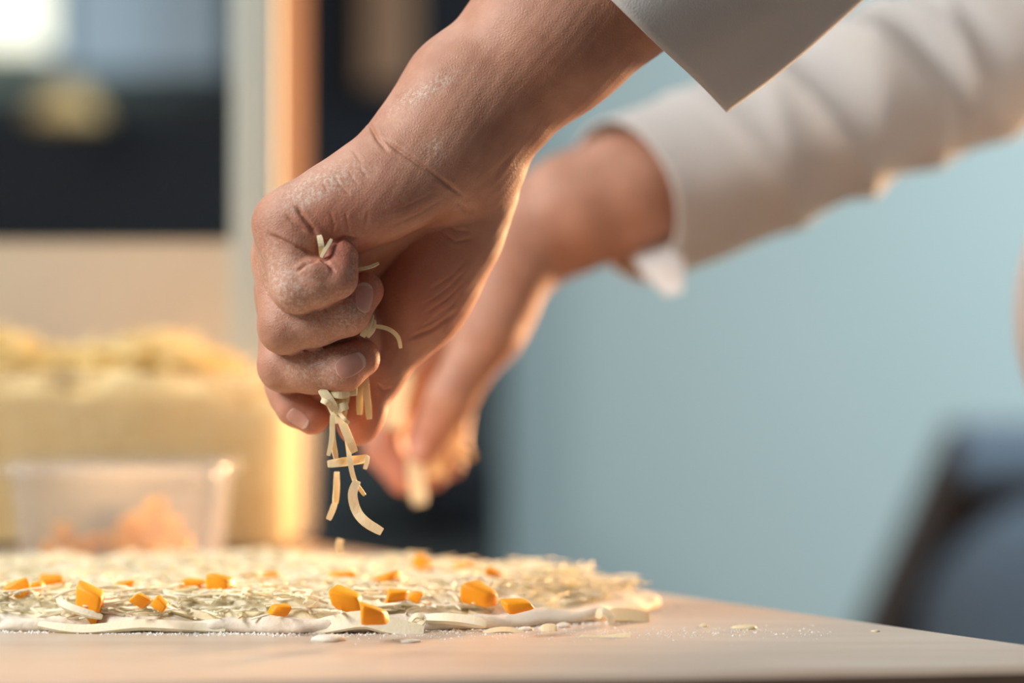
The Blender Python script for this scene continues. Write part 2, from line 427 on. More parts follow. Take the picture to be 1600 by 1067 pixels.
def surface_nets(f, lo, hi, h):
    lo = np.asarray(lo, float); n = np.ceil((np.asarray(hi) - lo) / h).astype(int) + 1
    ax = [lo[i] + h * np.arange(n[i]) for i in range(3)]
    st = 4
    ca = [np.arange(0, n[i] + st, st) for i in range(3)]
    cg = np.stack(np.meshgrid(*[lo[i] + h * ca[i] for i in range(3)], indexing='ij'), -1).astype(np.float32)
    C = f(cg.reshape(-1, 3)).reshape(cg.shape[:3])
    nr = [np.round(np.arange(n[i]) / st).astype(int) for i in range(3)]
    G = C[np.ix_(*nr)].astype(np.float32)
    near = np.argwhere(np.abs(G) < h * st * 1.6)
    pts = (lo + h * near).astype(np.float32)
    for i in range(0, len(pts), 150000):
        q = near[i:i + 150000]; G[q[:, 0], q[:, 1], q[:, 2]] = f(pts[i:i + 150000])
    S = G < 0
    m = n - 1
    cnt = np.zeros(m, np.int32); acc = np.zeros(tuple(m) + (3,), np.float32)
    cor = [(i, j, k) for i in (0, 1) for j in (0, 1) for k in (0, 1)]
    sl = lambda c: (slice(c[0], c[0] + m[0]), slice(c[1], c[1] + m[1]), slice(c[2], c[2] + m[2]))
    for a in range(8):
        for b in range(a + 1, 8):
            ca, cb_ = cor[a], cor[b]
            dif = [x != y for x, y in zip(ca, cb_)]
            if sum(dif) != 1: continue
            va, vb = G[sl(ca)], G[sl(cb_)]
            cr = (va < 0) != (vb < 0)
            t = np.where(cr, va / np.where(cr, va - vb, 1), 0)
            cnt += cr
            for k in range(3):
                acc[..., k] += np.where(cr, ca[k] + (cb_[k] - ca[k]) * t, 0)
    act = cnt > 0
    idx = -np.ones(m, np.int64); idx[act] = np.arange(act.sum())
    ijk = np.argwhere(act)
    V = lo + h * (ijk + acc[act] / cnt[act][:, None])
    F = []
    for d in range(3):
        e1, e2 = [(1, 2), (2, 0), (0, 1)][d]
        a = [slice(1, m[i]) for i in range(3)]; a[d] = slice(0, m[d])
        b = list(a); b[d] = slice(1, m[d] + 1)
        s0, s1 = S[tuple(a)], S[tuple(b)]
        for sgn, msk in ((1, s0 & ~s1), (0, ~s0 & s1)):
            q = np.argwhere(msk)
            if not len(q): continue
            q = q + np.array([0 if i == d else 1 for i in range(3)])
            def off(o1, o2):
                r = q.copy(); r[:, e1] -= o1; r[:, e2] -= o2
                return idx[r[:, 0], r[:, 1], r[:, 2]]
            quad = [off(1, 1), off(0, 1), off(0, 0), off(1, 0)]
            F.append(np.stack(quad if sgn else quad[::-1], 1))
    F = np.concatenate(F)
    F = F[(F >= 0).all(1)]
    return V, F

def subdiv(V, F):
    n = len(V)
    E = np.stack([F, np.roll(F, -1, 1)], 2).reshape(-1, 2); E.sort(1)
    key = E[:, 0].astype(np.int64) * n + E[:, 1]
    uq, inv = np.unique(key, return_inverse=True)
    ev = (V[uq // n] + V[uq % n]) * .5
    fv = V[F].mean(1)
    e = (n + inv).reshape(-1, 4); c = n + len(uq) + np.arange(len(F))
    Q = [np.stack([F[:, i], e[:, i], c, e[:, i - 1]], 1) for i in range(4)]
    return np.concatenate([V, ev, fv]), np.concatenate(Q)

TET = np.array([[1, -1, -1], [-1, -1, 1], [-1, 1, -1], [1, 1, 1]], np.float32)
def grad(f, p, e=.15):
    g = np.zeros_like(p, dtype=np.float32)
    for k in TET: g += k * f((p + k * e).astype(np.float32))[:, None]
    return g / (np.linalg.norm(g, axis=1, keepdims=True) + 1e-9)

def project(f, V, it=2, level=0.0, cl=2.0):
    V = V.astype(np.float32)
    for _ in range(it):
        d = f(V) - level
        V = V - grad(f, V) * np.clip(d, -cl, cl)[:, None]
    return V

# ---- near (left) hand: joints as pixel columns/rows plus depth in mm
FING = {  # MCP, PIP, DIP, tip with radii
    'little': [(452, 352, -16, 11.0), (464, 449, -24, 8.5), (526, 435, -25, 6.6), (532, 402, -23, 6.1)],
    'ring':   [(450, 402, -4, 11.0), (445, 511, -13, 9.0), (541, 489, -15, 7.6), (570, 454, -9, 6.5)],
    'middle': [(452, 455, 10, 10.5), (444, 571, 0, 9.0), (532, 577, -8, 7.8), (563, 559, -5, 6.9)],
    'index':  [(470, 510, 24, 10.0), (452, 600, 15, 8.3), (464, 634, 9, 7.0), (488, 652, 7, 6.1)],
}
THUMB = [(735, 300, 18, 15), (655, 470, 22, 13.0), (588, 574, 16, 10.2), (560, 655, 12, 7.4)]
J = {k: [(P(a, b, c), r) for a, b, c, r in v] for k, v in FING.items()}
TH = [(P(a, b, c), r) for a, b, c, r in THUMB]
carp = {'little': (P(680, 232, -3), 19), 'ring': (P(698, 250, 5), 17), 'middle': (P(706, 262, 14), 16), 'index': (P(716, 280, 22), 14)}
ARM = [(P(698, 220, 7), 23.6), (P(748, 160, 8), 24.6), (P(858, 56, 8), 27.5), (np.array([90., 14, 172]), 36), (np.array([165., 20, 232]), 38)]

def near_hand(p):
    d = None
    for k in FING:                                       # palm: metacarpals and proximal phalanges
        (a, ra), (c, rc) = J[k][0], carp[k]
        q = rcone(p, c, a, rc, ra * 1.02)
        d = q if d is None else smin(d, q, 6)
    hyp = ell(p, P(590, 312, -15), frame(P(700, 268, -8) - P(470, 350, -16)), (27, 14.5, 14))
    d = smin(d, hyp, 8)
    hyp2 = ell(p, P(515, 325, -17), frame(P(600, 300, -8) - P(470, 350, -16)), (16, 12, 11.5))
    d = smin(d, hyp2, 6)
    # forearm
    fa = None
    for (a, ra), (b, rb) in zip(ARM[:-1], ARM[1:]):
        q = rcone(p, a, b, ra, rb); fa = q if fa is None else smin(fa, q, 8)
    fa = smin(fa, ell(p, P(703, 132, 2), np.eye(3), (10, 14, 10)), 14)     # ulnar head
    d = smin(d, fa, 14)
    # thenar and thumb
    th = None
    for (a, ra), (b, rb) in zip(TH[:-1], TH[1:]):
        q = rcone(p, a, b, ra, rb); th = q if th is None else smin(th, q, 5)
    ten = ell(p, P(676, 430, 20), frame(P(740, 310, 17) - P(640, 510, 23)), (31, 17.5, 19.5))
    th = smin(th, ten, 9)
    th = smin(th, ell(p, P(565, 648, 11), frame(P(560, 665, 12) - P(588, 580, 14)), (11, 7.6, 8)), 4)
    d = smin(d, th, 1.6)
    d = smin(d, rcone(p, P(742, 268, 12), P(725, 360, 18), 16, 13), 8)
    pal = d
    for k in FING:
        (a, ra), (b, rb), (c, rc), (e, re) = J[k]
        prox = rcone(p, a, b, ra, rb)
        pal = smin(pal, rcone(p, a, b * .45 + a * .55, ra, ra * .55 + rb * .45), 7)
        mid = rcone(p, b, c, rb, rc)
        m2 = ell(p, (b + c) / 2, frame(c - b), (float(np.linalg.norm(c - b)) * .5, rb * .98, rb * 1.0))
        mid = smin(mid, m2, 3)
        fg = smin(smin(prox, mid, 2.2), rcone(p, c, e, rc, re), 2.6)
        J[k].append(None) if False else None
        pal = smin(pal, fg, .7)
    pal = smin(pal, ell(p, P(528, 535, 10), np.eye(3), (16, 15, 20)), .7)
    pal = smin(pal, ell(p, P(520, 600, 14), np.eye(3), (12, 12, 10)), .7)
    cut = ell(p, P(503, 389, -36), frame(P(506, 408, -30) - P(500, 372, -30)), (5.2, 3.2, 10))
    pal = -smin(-pal, cut, 1.4)
    return smin(pal, ell(p, P(492, 424, -29.5), frame(P(520, 420, -30) - P(465, 428, -30)), (6.5, 4.0, 3.8)), 1.6)

LO = np.array([-112., -46., -48.]); HI = np.array([98., 64., 178.])
V, F = surface_nets(near_hand, LO, HI, 1.5)
V = project(near_hand, V, 1)
V, F = subdiv(V, F); V, F = subdiv(V, F)
V = project(near_hand, V, 1)
Nn = grad(near_hand, V)

def to_px(V):
    d = CAM_D + V[:, 1]
    return 800 + V[:, 0] / d * FPX, 533.5 - V[:, 2] / d * FPX

def seg_dist(X, Y, pts):
    best = np.full(len(X), 1e9); par = np.zeros(len(X))
    L = [0]
    for (x0, y0), (x1, y1) in zip(pts[:-1], pts[1:]): L.append(L[-1] + math.hypot(x1 - x0, y1 - y0))
    for i, ((x0, y0), (x1, y1)) in enumerate(zip(pts[:-1], pts[1:])):
        dx, dy = x1 - x0, y1 - y0; l2 = dx * dx + dy * dy
        t = np.clip(((X - x0) * dx + (Y - y0) * dy) / l2, 0, 1)
        dd = np.hypot(X - x0 - t * dx, Y - y0 - t * dy)
        m = dd < best; best[m] = dd[m]; par[m] = (L[i] + t[m] * (L[i + 1] - L[i])) / L[-1]
    return best, par

# skin folds: (points on the ulnar face of the hand, depth mm, half width px)
CREASES = [
    ([(575, 190), (590, 218), (606, 236)], 1.0, 5), ([(596, 216), (640, 246), (680, 275), (724, 307)], 1.15, 5),
    ([(522, 380), (538, 370), (556, 374)], 1.2, 4),
    ([(556, 402), (600, 386), (650, 362), (700, 336), (722, 318)], 2.0, 7),
    ([(462, 322), (478, 345), (496, 368)], 1.5, 5), ([(420, 366), (455, 382), (496, 402)], 1.4, 5),
    ([(446, 336), (462, 352), (478, 362)], .5, 3.5),
    ([(464, 424), (478, 412), (498, 405)], 1.2, 4), ([(522, 424), (512, 410), (500, 404)], 1.2, 4),
    ([(640, 528), (675, 515), (712, 488)], .8, 5),
    ([(520, 270), (532, 290), (548, 305)], .3, 3.5), ([(505, 282), (512, 300)], .22, 3.5), ([(545, 268), (560, 290)], .22, 3.5),
    ([(562, 262), (574, 276)], .35, 4), ([(550, 232), (566, 256)], .3, 4),
    ([(516, 330), (522, 352), (520, 368)], .25, 3.5), ([(540, 330), (545, 366)], .22, 3.5), ([(575, 330), (570, 362)], .2, 3.5),
    ([(700, 350), (712, 360), (735, 362)], .3, 4), ([(690, 362), (712, 378), (738, 372)], .3, 4),
    ([(672, 500), (705, 478), (722, 455)], .28, 3.5), ([(664, 490), (700, 466), (726, 440)], .28, 3.5), ([(660, 478), (698, 452), (730, 420)], .25, 3.5),
    ([(656, 512), (690, 494), (715, 470)], .28, 3.5), ([(668, 455), (705, 432), (738, 395)], .22, 3.5),
    ([(538, 500), (545, 512)], .4, 3), ([(508, 480), (512, 488)], .4, 3),
    ([(590, 600), (600, 610), (612, 606)], .4, 4), ([(563, 632), (580, 640)], .3, 4),
    ([(600, 336), (640, 320), (680, 300)], .25, 5), ([(612, 352), (655, 334), (690, 312)], .25, 4),
    ([(716, 318), (728, 330), (742, 330)], .5, 5), ([(740, 300), (770, 275), (800, 240)], .35, 7),
]
X, Yp = to_px(V)
facing = np.clip((-Nn[:, 1] - .02) * 3, 0, 1)
disp = np.zeros(len(V)); red = np.zeros(len(V)); flour = np.zeros(len(V))
for pts, dep, wd in CREASES:
    m = (X > min(q[0] for q in pts) - 40) & (X < max(q[0] for q in pts) + 40) & (Yp > min(q[1] for q in pts) - 40) & (Yp < max(q[1] for q in pts) + 40)
    if not m.any(): continue
    dd, t = seg_dist(X[m], Yp[m], pts)
    tp = np.clip(np.sin(np.clip(t, .0, 1) * math.pi) * 1.6 + .15, 0, 1)
    w = wd * .62
    dep *= .8
    disp[m] += -dep * tp * np.exp(-(dd / w) ** 2) + dep * .14 * tp * np.exp(-((dd - 2.4 * w) / (1.5 * w)) ** 2)
# soft irregular flesh and tendons
wob = (np.sin(V[:, 0] * .55 + V[:, 2] * .3) * np.sin(V[:, 2] * .47 - V[:, 0] * .21 + 1.3) + .5 * np.sin(V[:, 0] * 1.15 - V[:, 2] * .9 + V[:, 1] * .8))
V = V + Nn * ((disp * facing) + .05 * wob)[:, None]

def blob(cx, cy, rx, ry, rot=0):
    c, s = math.cos(math.radians(rot)), math.sin(math.radians(rot))
    a = ((X - cx) * c + (Yp - cy) * s) / rx; b = (-(X - cx) * s + (Yp - cy) * c) / ry
    return np.exp(-(a * a + b * b))
for cx, cy, rx, ry, rot, s in [(500, 290, 50, 18, -30, 1.0), (470, 300, 45, 25, -35, .5), (668, 140, 48, 10, -28, .9), (650, 150, 60, 22, -30, .4), (680, 232, 18, 22, 30, .75),
                               (540, 280, 50, 25, -20, .3), (430, 420, 25, 70, -25, .5), (450, 450, 25, 40, -30, .5), (553, 410, 8, 45, 0, .55), (548, 490, 30, 25, -40, .95),
                               (510, 560, 50, 22, -20, .75), (530, 590, 35, 12, -20, .65), (590, 440, 14, 14, 0, .4), (490, 400, 60, 60, 0, .22), (490, 455, 60, 30, -10, .35),
                               (480, 510, 60, 40, 0, .3), (470, 580, 50, 30, 0, .3), (600, 335, 70, 30, -25, .2), (722, 318, 16, 12, 0, .6), (640, 260, 90, 60, 0, .15)]:
    flour += s * blob(cx, cy, rx, ry, rot)
flour = np.clip(flour, 0, 1) * np.clip(facing + .5, 0, 1)
for k in FING:
    e, re = J[k][3]; dd = np.linalg.norm(V - e.astype(np.float32), axis=1); red += .55 * np.exp(-(dd / 11) ** 2)
e = TH[3][0]; red += .8 * np.exp(-(np.linalg.norm(V - e.astype(np.float32), axis=1) / 14) ** 2)
red += .5 * blob(650, 450, 90, 80) + .35 * blob(545, 330, 90, 40, -20) + .3 * blob(525, 398, 25, 30)
red = np.clip(red, 0, 1)

# ---- far (right) hand and forearm
FJ = {
    'index': [(705, 500, 246, 12), (612, 622, 250, 9.6), (598, 700, 246, 8.5), (632, 748, 242, 7.2)],
    'middle': [(722, 505, 262, 12), (640, 640, 268, 9.5), (640, 712, 264, 8.4), (672, 742, 258, 7.4)],
    'ring': [(740, 512, 278, 11.5), (680, 630, 284, 9.0), (676, 700, 282, 8.0), (700, 726, 276, 7.0)],
    'little': [(757, 520, 292, 11), (718, 600, 298, 8.4), (708, 670, 296, 7.2), (712, 705, 292, 6.2)],
}
FT = [(798, 430, 238, 17), (762, 520, 228, 13.5), (704, 622, 222, 10.2), (662, 700, 226, 7.8)]
FA = [(P(806, 385, 250), 24), (P(900, 330, 252), 25.5), (P(985, 300, 256), 27), (np.array([150., 280, 102]), 27), (np.array([228., 294, 147]), 29)]
def far_hand(p):
    d = None
    for i, k in enumerate(FJ):
        js = [(P(a, b, c), r) for a, b, c, r in FJ[k]]
        q = rcone(p, P(796 + 4 * i, 402, 240 + 11 * i), js[0][0], 15, js[0][1]); d = q if d is None else smin(d, q, 6)
    fa = None
    for (a, ra), (b, rb) in zip(FA[:-1], FA[1:]):
        q = rcone(p, a, b, ra, rb); fa = q if fa is None else smin(fa, q, 8)
    d = smin(d, fa, 12)
    js = [(P(a, b, c), r) for a, b, c, r in FT]
    th = None
    for (a, ra), (b, rb) in zip(js[:-1], js[1:]):
        q = rcone(p, a, b, ra, rb); th = q if th is None else smin(th, q, 5)
    th = smin(th, ell(p, P(776, 500, 240), frame(P(740, 560, 238) - P(805, 430, 240)), (25, 14.5, 16)), 8)
    d = smin(d, th, 5)
    for k in FJ:
        js = [(P(a, b, c), r) for a, b, c, r in FJ[k]]
        f = None
        for (a, ra), (b, rb) in zip(js[:-1], js[1:]):
            q = rcone(p, a, b, ra, rb); f = q if f is None else smin(f, q, 2.5)
        d = smin(d, f, 1.5)
    return d
V2, F2 = surface_nets(far_hand, (-75., 190., -90.), (245., 330., 178.), 2.4)
V2 = project(far_hand, V2, 2)

# ---- the rest of the body (mostly above and beside the frame), coarse
SHN, SHF = np.array([335., -45, 425]), np.array([340., 318, 425])
def body(p):
    d = ell(p, (344, 136, 12), np.eye(3), (122, 162, 130))
    d = smin(d, ell(p, (362, 136, 250), np.eye(3), (117, 165, 220)), 50)
    d = smin(d, rcone(p, SHN + (15, 45, 0), SHF + (15, -45, 0), 66, 66), 60)
    d = smin(d, ell(p, (372, 136, -130), np.eye(3), (125, 170, 130)), 60)
    for s, e in ((SHN, (165., 20, 232)), (SHF, (228., 294, 148))):
        d = smin(d, rcone(p, s, e, 46, 34), 25)
    d = smin(d, rcone(p, (350, 136, 430), (335, 136, 530), 55, 52), 30)
    d = smin(d, ell(p, (318, 136, 610), np.eye(3), (92, 74, 112)), 18)
    d = smin(d, ell(p, (290, 136, 540), np.eye(3), (52, 48, 42)), 25)
    d = smin(d, rcone(p, (226, 136, 622), (214, 136, 590), 9, 14), 10)
    for s in (-1, 1):
        d = smin(d, ell(p, (322, 136 + 76 * s, 598), np.eye(3), (17, 8, 30)), 6)
        d = np.maximum(d, -ell(p, (226, 136 + 31 * s, 618), np.eye(3), (14, 17, 11)))
    d = np.maximum(d, -ell(p, (228, 136, 552), np.eye(3), (10, 22, 3)))
    for s in (-1, 1):
        d = smin(d, rcone(p, (385, 136 + 92 * s, -200), (400, 136 + 95 * s, -520), 84, 56), 30)
        d = smin(d, rcone(p, (400, 136 + 95 * s, -520), (425, 136 + 98 * s, -930), 56, 38), 25)
    return d
V3, F3 = surface_nets(body, (90., -130., -985.), (520., 400., 740.), 11)

# lower the torso into its jacket by shrinking along normals, then join all skin into one figure
g3 = grad(body, V3.astype(np.float32), 2.0)
V3 = V3 - g3 * np.where(V3[:, 2] < 470, 7.0, 0)[:, None]
verts = np.concatenate([V, V2, V3]); faces = np.concatenate([F, F2 + len(V), F3 + len(V) + len(V2)])
person = mesh_obj('person', verts, faces, 'skin')
tag(person, 'person in a white chef jacket reaching over the table, both hands dropping grated cheese', 'person')
z2, z3 = np.zeros(len(V2)), np.zeros(len(V3))
x2, y2 = to_px(V2)
r2 = .55 * np.exp(-((x2 - 630) / 70) ** 2 - ((y2 - 720) / 80) ** 2)
for nm, val in (('flour', np.concatenate([flour, z2 + .12, z3])), ('red', np.concatenate([red, r2, z3]))):
    at = person.data.attributes.new(nm, 'FLOAT', 'POINT'); at.data.foreach_set('value', val.astype(np.float32))

# fingernails: small curved plates hugging the fingertips
def nail(center, tdir, L_, Wd, f, level=.32, lab=None):
    c = np.array(center, float); t = np.array(tdir, float); t /= np.linalg.norm(t)
    c = project(f, c[None, :], 6, 0.0, 8.0)[0].astype(float)
    n = grad(f, c[None, :].astype(np.float32))[0].astype(float)
    t = t - n * (t @ n); t /= np.linalg.norm(t); b = np.cross(n, t)
    NU, NV = 20, 22; v = []; lev = []; rim = []
    for j in range(NV + 1):
        for i in range(NU + 1):
            a = i / NU * 2 - 1; e = j / NV * 2 - 1
            # superellipse outline
            aa = a * math.sqrt(1 - .42 * e * e); ee = e * math.sqrt(1 - .38 * a * a)
            v.append(c + b * aa * Wd / 2 + t * ee * L_ / 2)
            edge = max(abs(a), -e); lev.append(level if edge < .93 else -.5); rim.append(max(abs(a) ** 14, max(0, -e) ** 10, 1.0 if e > .80 else 0.))
    v = project(f, np.array(v), 5, 0.0, 4.0); nn = grad(f, v)
    v = v + nn * np.array(lev)[:, None]
    q = [(j * (NU + 1) + i, j * (NU + 1) + i + 1, (j + 1) * (NU + 1) + i + 1, (j + 1) * (NU + 1) + i) for j in range(NV) for i in range(NU)]
    o = mesh_obj('fingernail', v, q, 'nail', person)
    at = o.data.attributes.new('rim', 'FLOAT', 'POINT'); at.data.foreach_set('value', np.array(rim, np.float32))
    return o
def pdir(a, b, ya=0, yb=0): return P(b[0], b[1], yb) - P(a[0], a[1], ya)
nail(P(582, 456, -22), pdir((570, 490), (588, 432), 0, 0), 12.0, 8.2, near_hand)
nail(P(560, 566, -22), pdir((530, 580), (590, 550), 0, 0), 13.0, 8.6, near_hand)
nail(P(465, 654, 2), pdir((455, 640), (488, 668), 0, 0), 8.5, 6.8, near_hand, .22)
nail(P(640, 712, 210), pdir((650, 690), (630, 740), 0, 0), 11, 9, far_hand)

# ------------------------------------------------------------------ jacket
def tube(name, path, ra, rb, point, fold, nseg=72, nring=70, skew=0, tilt=0, parent=None, thick=1.3, material='jacket_cloth'):
    """cloth tube along a path; ra/rb half height and half depth at each path point; point = droop of the lower edge"""
    path = np.array(path, float); m = len(path)
    s = np.linspace(0, m - 1, nring)
    def cr(arr):                           # Catmull-Rom
        arr = np.asarray(arr, float); out = []
        for q in s:
            i = min(int(q), m - 2); t = q - i
            p0, p1, p2, p3 = arr[max(i - 1, 0)], arr[i], arr[i + 1], arr[min(i + 2, m - 1)]
            out.append(.5 * ((2 * p1) + (-p0 + p2) * t + (2 * p0 - 5 * p1 + 4 * p2 - p3) * t * t + (-p0 + 3 * p1 - 3 * p2 + p3) * t ** 3))
        return np.array(out)
    C = cr(path); A = cr(ra); B = cr(rb); Pn = cr(point)
    T = np.gradient(C, axis=0); T /= np.linalg.norm(T, axis=1)[:, None]
    out, inn = [], []
    lens = np.concatenate([[0], np.cumsum(np.linalg.norm(np.diff(C, axis=0), axis=1))])
    for i in range(nring):
        side = np.array([0, -1., 0]); side -= T[i] * (side @ T[i]); side /= np.linalg.norm(side)
        up = np.cross(side, T[i]); up = up if up[2] > 0 else -up
        for j in range(nseg):
            th = 2 * math.pi * j / nseg
            dw = ((th - math.pi + math.pi) % (2 * math.pi)) - math.pi
            pt = Pn[i] * math.exp(-(dw / .30) ** 2) + .35 * Pn[i] * math.exp(-(dw / .8) ** 2)
            f = fold(lens[i], th); sk = T[i] * (skew * math.sin(th) + tilt * math.cos(th)) * math.exp(-lens[i] / 40)
            for lst, off in ((out, 0), (inn, -thick)):
                lst.append(C[i] + sk + up * (math.cos(th) * (A[i] + f + off) ) * 1 - up * 0 + side * math.sin(th) * (B[i] + f + off) - up * pt * (1 if math.cos(th) < 0 else 0))
    n = nring * nseg; v = np.array(out + inn); fc = []
    for i in range(nring - 1):
        for j in range(nseg):
            a, b = i * nseg + j, i * nseg + (j + 1) % nseg
            fc.append((a, b, b + nseg, a + nseg)); fc.append((n + a, n + a + nseg, n + b + nseg, n + b))
    for i in (0, nring - 1):
        for j in range(nseg):
            a, b = i * nseg + j, i * nseg + (j + 1) % nseg
            fc.append((a, a + n, b + n, b))
    o = mesh_obj(name, v, fc, material, parent)
    return o
# the section's 'th=pi' side is the lower edge: shift so the droop sits there
def fix(fn): return lambda l, th: fn(l, th)
def fold_near(l, th):
    return 1.0 * math.sin(l * .05 + 2 * th) + .6 * math.sin(th * 5 + l * .03)
def fold_far(l, th):
    a = min(1, max(0, (l - 30) / 70))
    t = th if th < math.pi else th - 2 * math.pi
    def ridge(u): return (1 - abs(math.sin(u))) ** 1.6 - .35
    top = .35 + .65 * math.exp(-((t - .9) / 1.0) ** 2)
    return a * top * (10 * ridge(.085 * l - 1.0 * t) + 6 * ridge(.066 * l + .6 * t + .6)) + .5 * math.sin(4 * th)
c0 = P(985, 22, 8)
sl_dir = np.array([.77, 0, .64])
near_sleeve = tube('sleeve', [c0, c0 + sl_dir * 40 + (0, 1, 0), c0 + sl_dir * 85 + (0, 3, 1), (124, 14, 200), (176, 20, 240), (232, 2, 300), (300, -28, 375), (330, -30, 420)],
                   [36, 37, 39, 43, 52, 55, 64, 68], [38, 39, 42, 45, 52, 56, 66, 70], [9, 9, 7, 4, 1, 0, 0, 0], fold_near, tilt=-4, skew=-7, parent=person)
near_sleeve['label'] = 'near sleeve with a wide open cuff in shadow'
c1 = P(978, 315, 254)
d1 = np.array([206., 40, 92]); d1 /= np.linalg.norm(d1)
far_sleeve = tube('sleeve', [c1 + np.array([-2.0, -6, 1]), c1 + d1 * 30, c1 + d1 * 75, c1 + d1 * 120, (186, 288, 122), (232, 296, 152), (275, 306, 260), (325, 312, 380), (345, 300, 425)],
                  [36, 37, 38.5, 39, 40, 46, 56, 66, 70], [36, 37, 40, 42, 44, 48, 56, 66, 70], [3, 3, 3, 2, 1, 0, 0, 0, 0], fold_far, nring=110, nseg=84, skew=9, parent=person)
far_sleeve['label'] = 'far sleeve with crumpled folds, brightly lit along its upper edge'
# open corner of the far cuff below the wrist
fl_, ff_ = [], []
pts = [(1036, 372, 250), (1066, 380, 240), (1068, 456, 212), (1042, 464, 214), (1008, 432, 226), (988, 402, 240)]
cc = np.mean([P(*q) for q in pts], 0)
fv = [P(*q) for q in pts]
fl_ = [cc + (0, -4, 0)] + fv + [cc + (0, -1.5, 0)] + [q + np.array([0, 2.5, 0]) for q in fv]
k = 6
ff_ = [(0, 1 + i, 1 + (i + 1) % k) for i in range(k)] + [(7, 8 + (i + 1) % k, 8 + i) for i in range(k)] + [(1 + i, 8 + i, 8 + (i + 1) % k, 1 + (i + 1) % k) for i in range(k)]
o = mesh_obj('cuff_corner', fl_, ff_, 'jacket_cloth', far_sleeve, smooth=False); o['label'] = 'turned-back white corner of the cuff'

def jacket(p):
    d = ell(p, (335, 136, 12), np.eye(3), (128, 168, 110))
    d = smin(d, ell(p, (366, 136, 250), np.eye(3), (124, 172, 225)), 40)
    d = smin(d, rcone(p, SHN + (15, 45, 0), SHF + (15, -45, 0), 74, 74), 60)
    d = smin(d, ell(p, (372, 136, -130), np.eye(3), (132, 178, 135)), 60)
    d = smin(d, rcone(p, (348, 136, 430), (338, 136, 485), 66, 62), 20)
    d = np.maximum(d, p[:, 2] - 500)
    return np.maximum(d, -(p[:, 2] + 250))
Vj, Fj = surface_nets(jacket, (150., -160., -270.), (560., 430., 540.), 9)
Vj = project(jacket, Vj, 2, 0, 6)
o = mesh_obj('jacket_body', Vj, Fj, 'jacket_cloth', person); o['label'] = 'buttoned front of the white jacket'
for i in range(6):
    z = -150 + i * 100
    pr = project(jacket, np.array([[215., 110, z]]), 8, 0, 20)[0]
    m = MB().bar((pr[0] + 2, pr[1], pr[2]), (pr[0] - 4, pr[1], pr[2]), 8, 7, 14)
    b = mesh_obj('button', m.v, m.f, 'cabinet_white', person, smooth=False)
def trousers(p):
    d = ell(p, (372, 136, -180), np.eye(3), (128, 172, 120))
    for s in (-1, 1):
        d = smin(d, rcone(p, (385, 136 + 92 * s, -200), (400, 136 + 95 * s, -520), 92, 68), 30)
        d = smin(d, rcone(p, (400, 136 + 95 * s, -520), (425, 136 + 98 * s, -960), 68, 58), 25)
    return np.maximum(np.maximum(d, -(p[:, 2] + 930)), p[:, 2] + 215)
Vt, Ft = surface_nets(trousers, (190., -130., -960.), (560., 400., -180.), 12)
mesh_obj('trousers', Vt, Ft, 'trouser_cloth', person)
for s in (-1, 1):
    fs = lambda p: np.maximum(smin(rcone(p, (430, 136 + 98 * s, -945), (425, 136 + 98 * s, -915), 46, 44), rcone(p, (410, 136 + 98 * s, -965), (250, 136 + 112 * s, -968), 42, 34), 25), -(p[:, 2] + 998.5))
    Vs, Fs = surface_nets(fs, (190., 136 + 98 * s - 70, -1010.), (500., 136 + 98 * s + 80, -850.), 8)
    mesh_obj('shoe', Vs, Fs, 'shoe_leather', person)
def hairf(p):
    d = np.abs(ell(p, (322, 136, 618), np.eye(3), (97, 80, 112))) - 5
    d = np.maximum(d, -(ell(p, (225, 136, 580), np.eye(3), (75, 85, 78))))
    return np.maximum(d, -(p[:, 2] - 545 + (p[:, 0] - 400) * .2))
Vh, Fh = surface_nets(hairf, (200., 30., 520.), (440., 240., 750.), 6)
mesh_obj('hair', Vh, Fh, 'hair', person)

# ------------------------------------------------------------------ shreds
BOXSEC = ((-1, -1), (1, -1), (1, 1), (-1, 1))
HEXSEC = ((-1, 0), (-.5, -.95), (.5, -.95), (1, 0), (.5, .95), (-.5, .95))
def ribbon(pts, w, th, twist=0.0, taper=.25, nsub=5, wdir=None, sec=BOXSEC):
    """curved strip with a rectangular section; pts in mm"""
    pts = [np.array(p, float) for p in pts]; m = len(pts)
    out = []
    for i in range(m - 1):
        p0, p1, p2, p3 = pts[max(i - 1, 0)], pts[i], pts[i + 1], pts[min(i + 2, m - 1)]
        for k in range(nsub):
            t = k / nsub
            out.append(.5 * ((2 * p1) + (-p0 + p2) * t + (2 * p0 - 5 * p1 + 4 * p2 - p3) * t * t + (-p0 + 3 * p1 - 3 * p2 + p3) * t ** 3))
    out.append(pts[-1]); C = np.array(out); n = len(C)
    T = np.gradient(C, axis=0); T /= (np.linalg.norm(T, axis=1)[:, None] + 1e-9)
    ref = np.array(wdir if wdir is not None else (0, -1, 0), float)
    v = []
    for i in range(n):
        nrm = ref - T[i] * (ref @ T[i]); ln = np.linalg.norm(nrm)
        nrm = nrm / ln if ln > 1e-3 else np.array([0, 0, 1.])
        b = np.cross(T[i], nrm); a = twist * i / max(1, n - 1)
        nn = nrm * math.cos(a) + b * math.sin(a); bb = np.cross(T[i], nn)
        u = i / (n - 1)
        k = 1 - taper * (abs(2 * u - 1) ** 4)
        for sx, sy in sec:
            v.append(C[i] + bb * sx * w / 2 * k + nn * sy * th / 2 * (k if sx > 0 else k * .75))
    m = len(sec)
    f = [tuple(range(m))[::-1], tuple(m * (n - 1) + q for q in range(m))]
    for i in range(n - 1):
        for q in range(m):
            a, b = m * i + q, m * i + (q + 1) % m
            f.append((a, b, b + m, a + m))
    return v, f

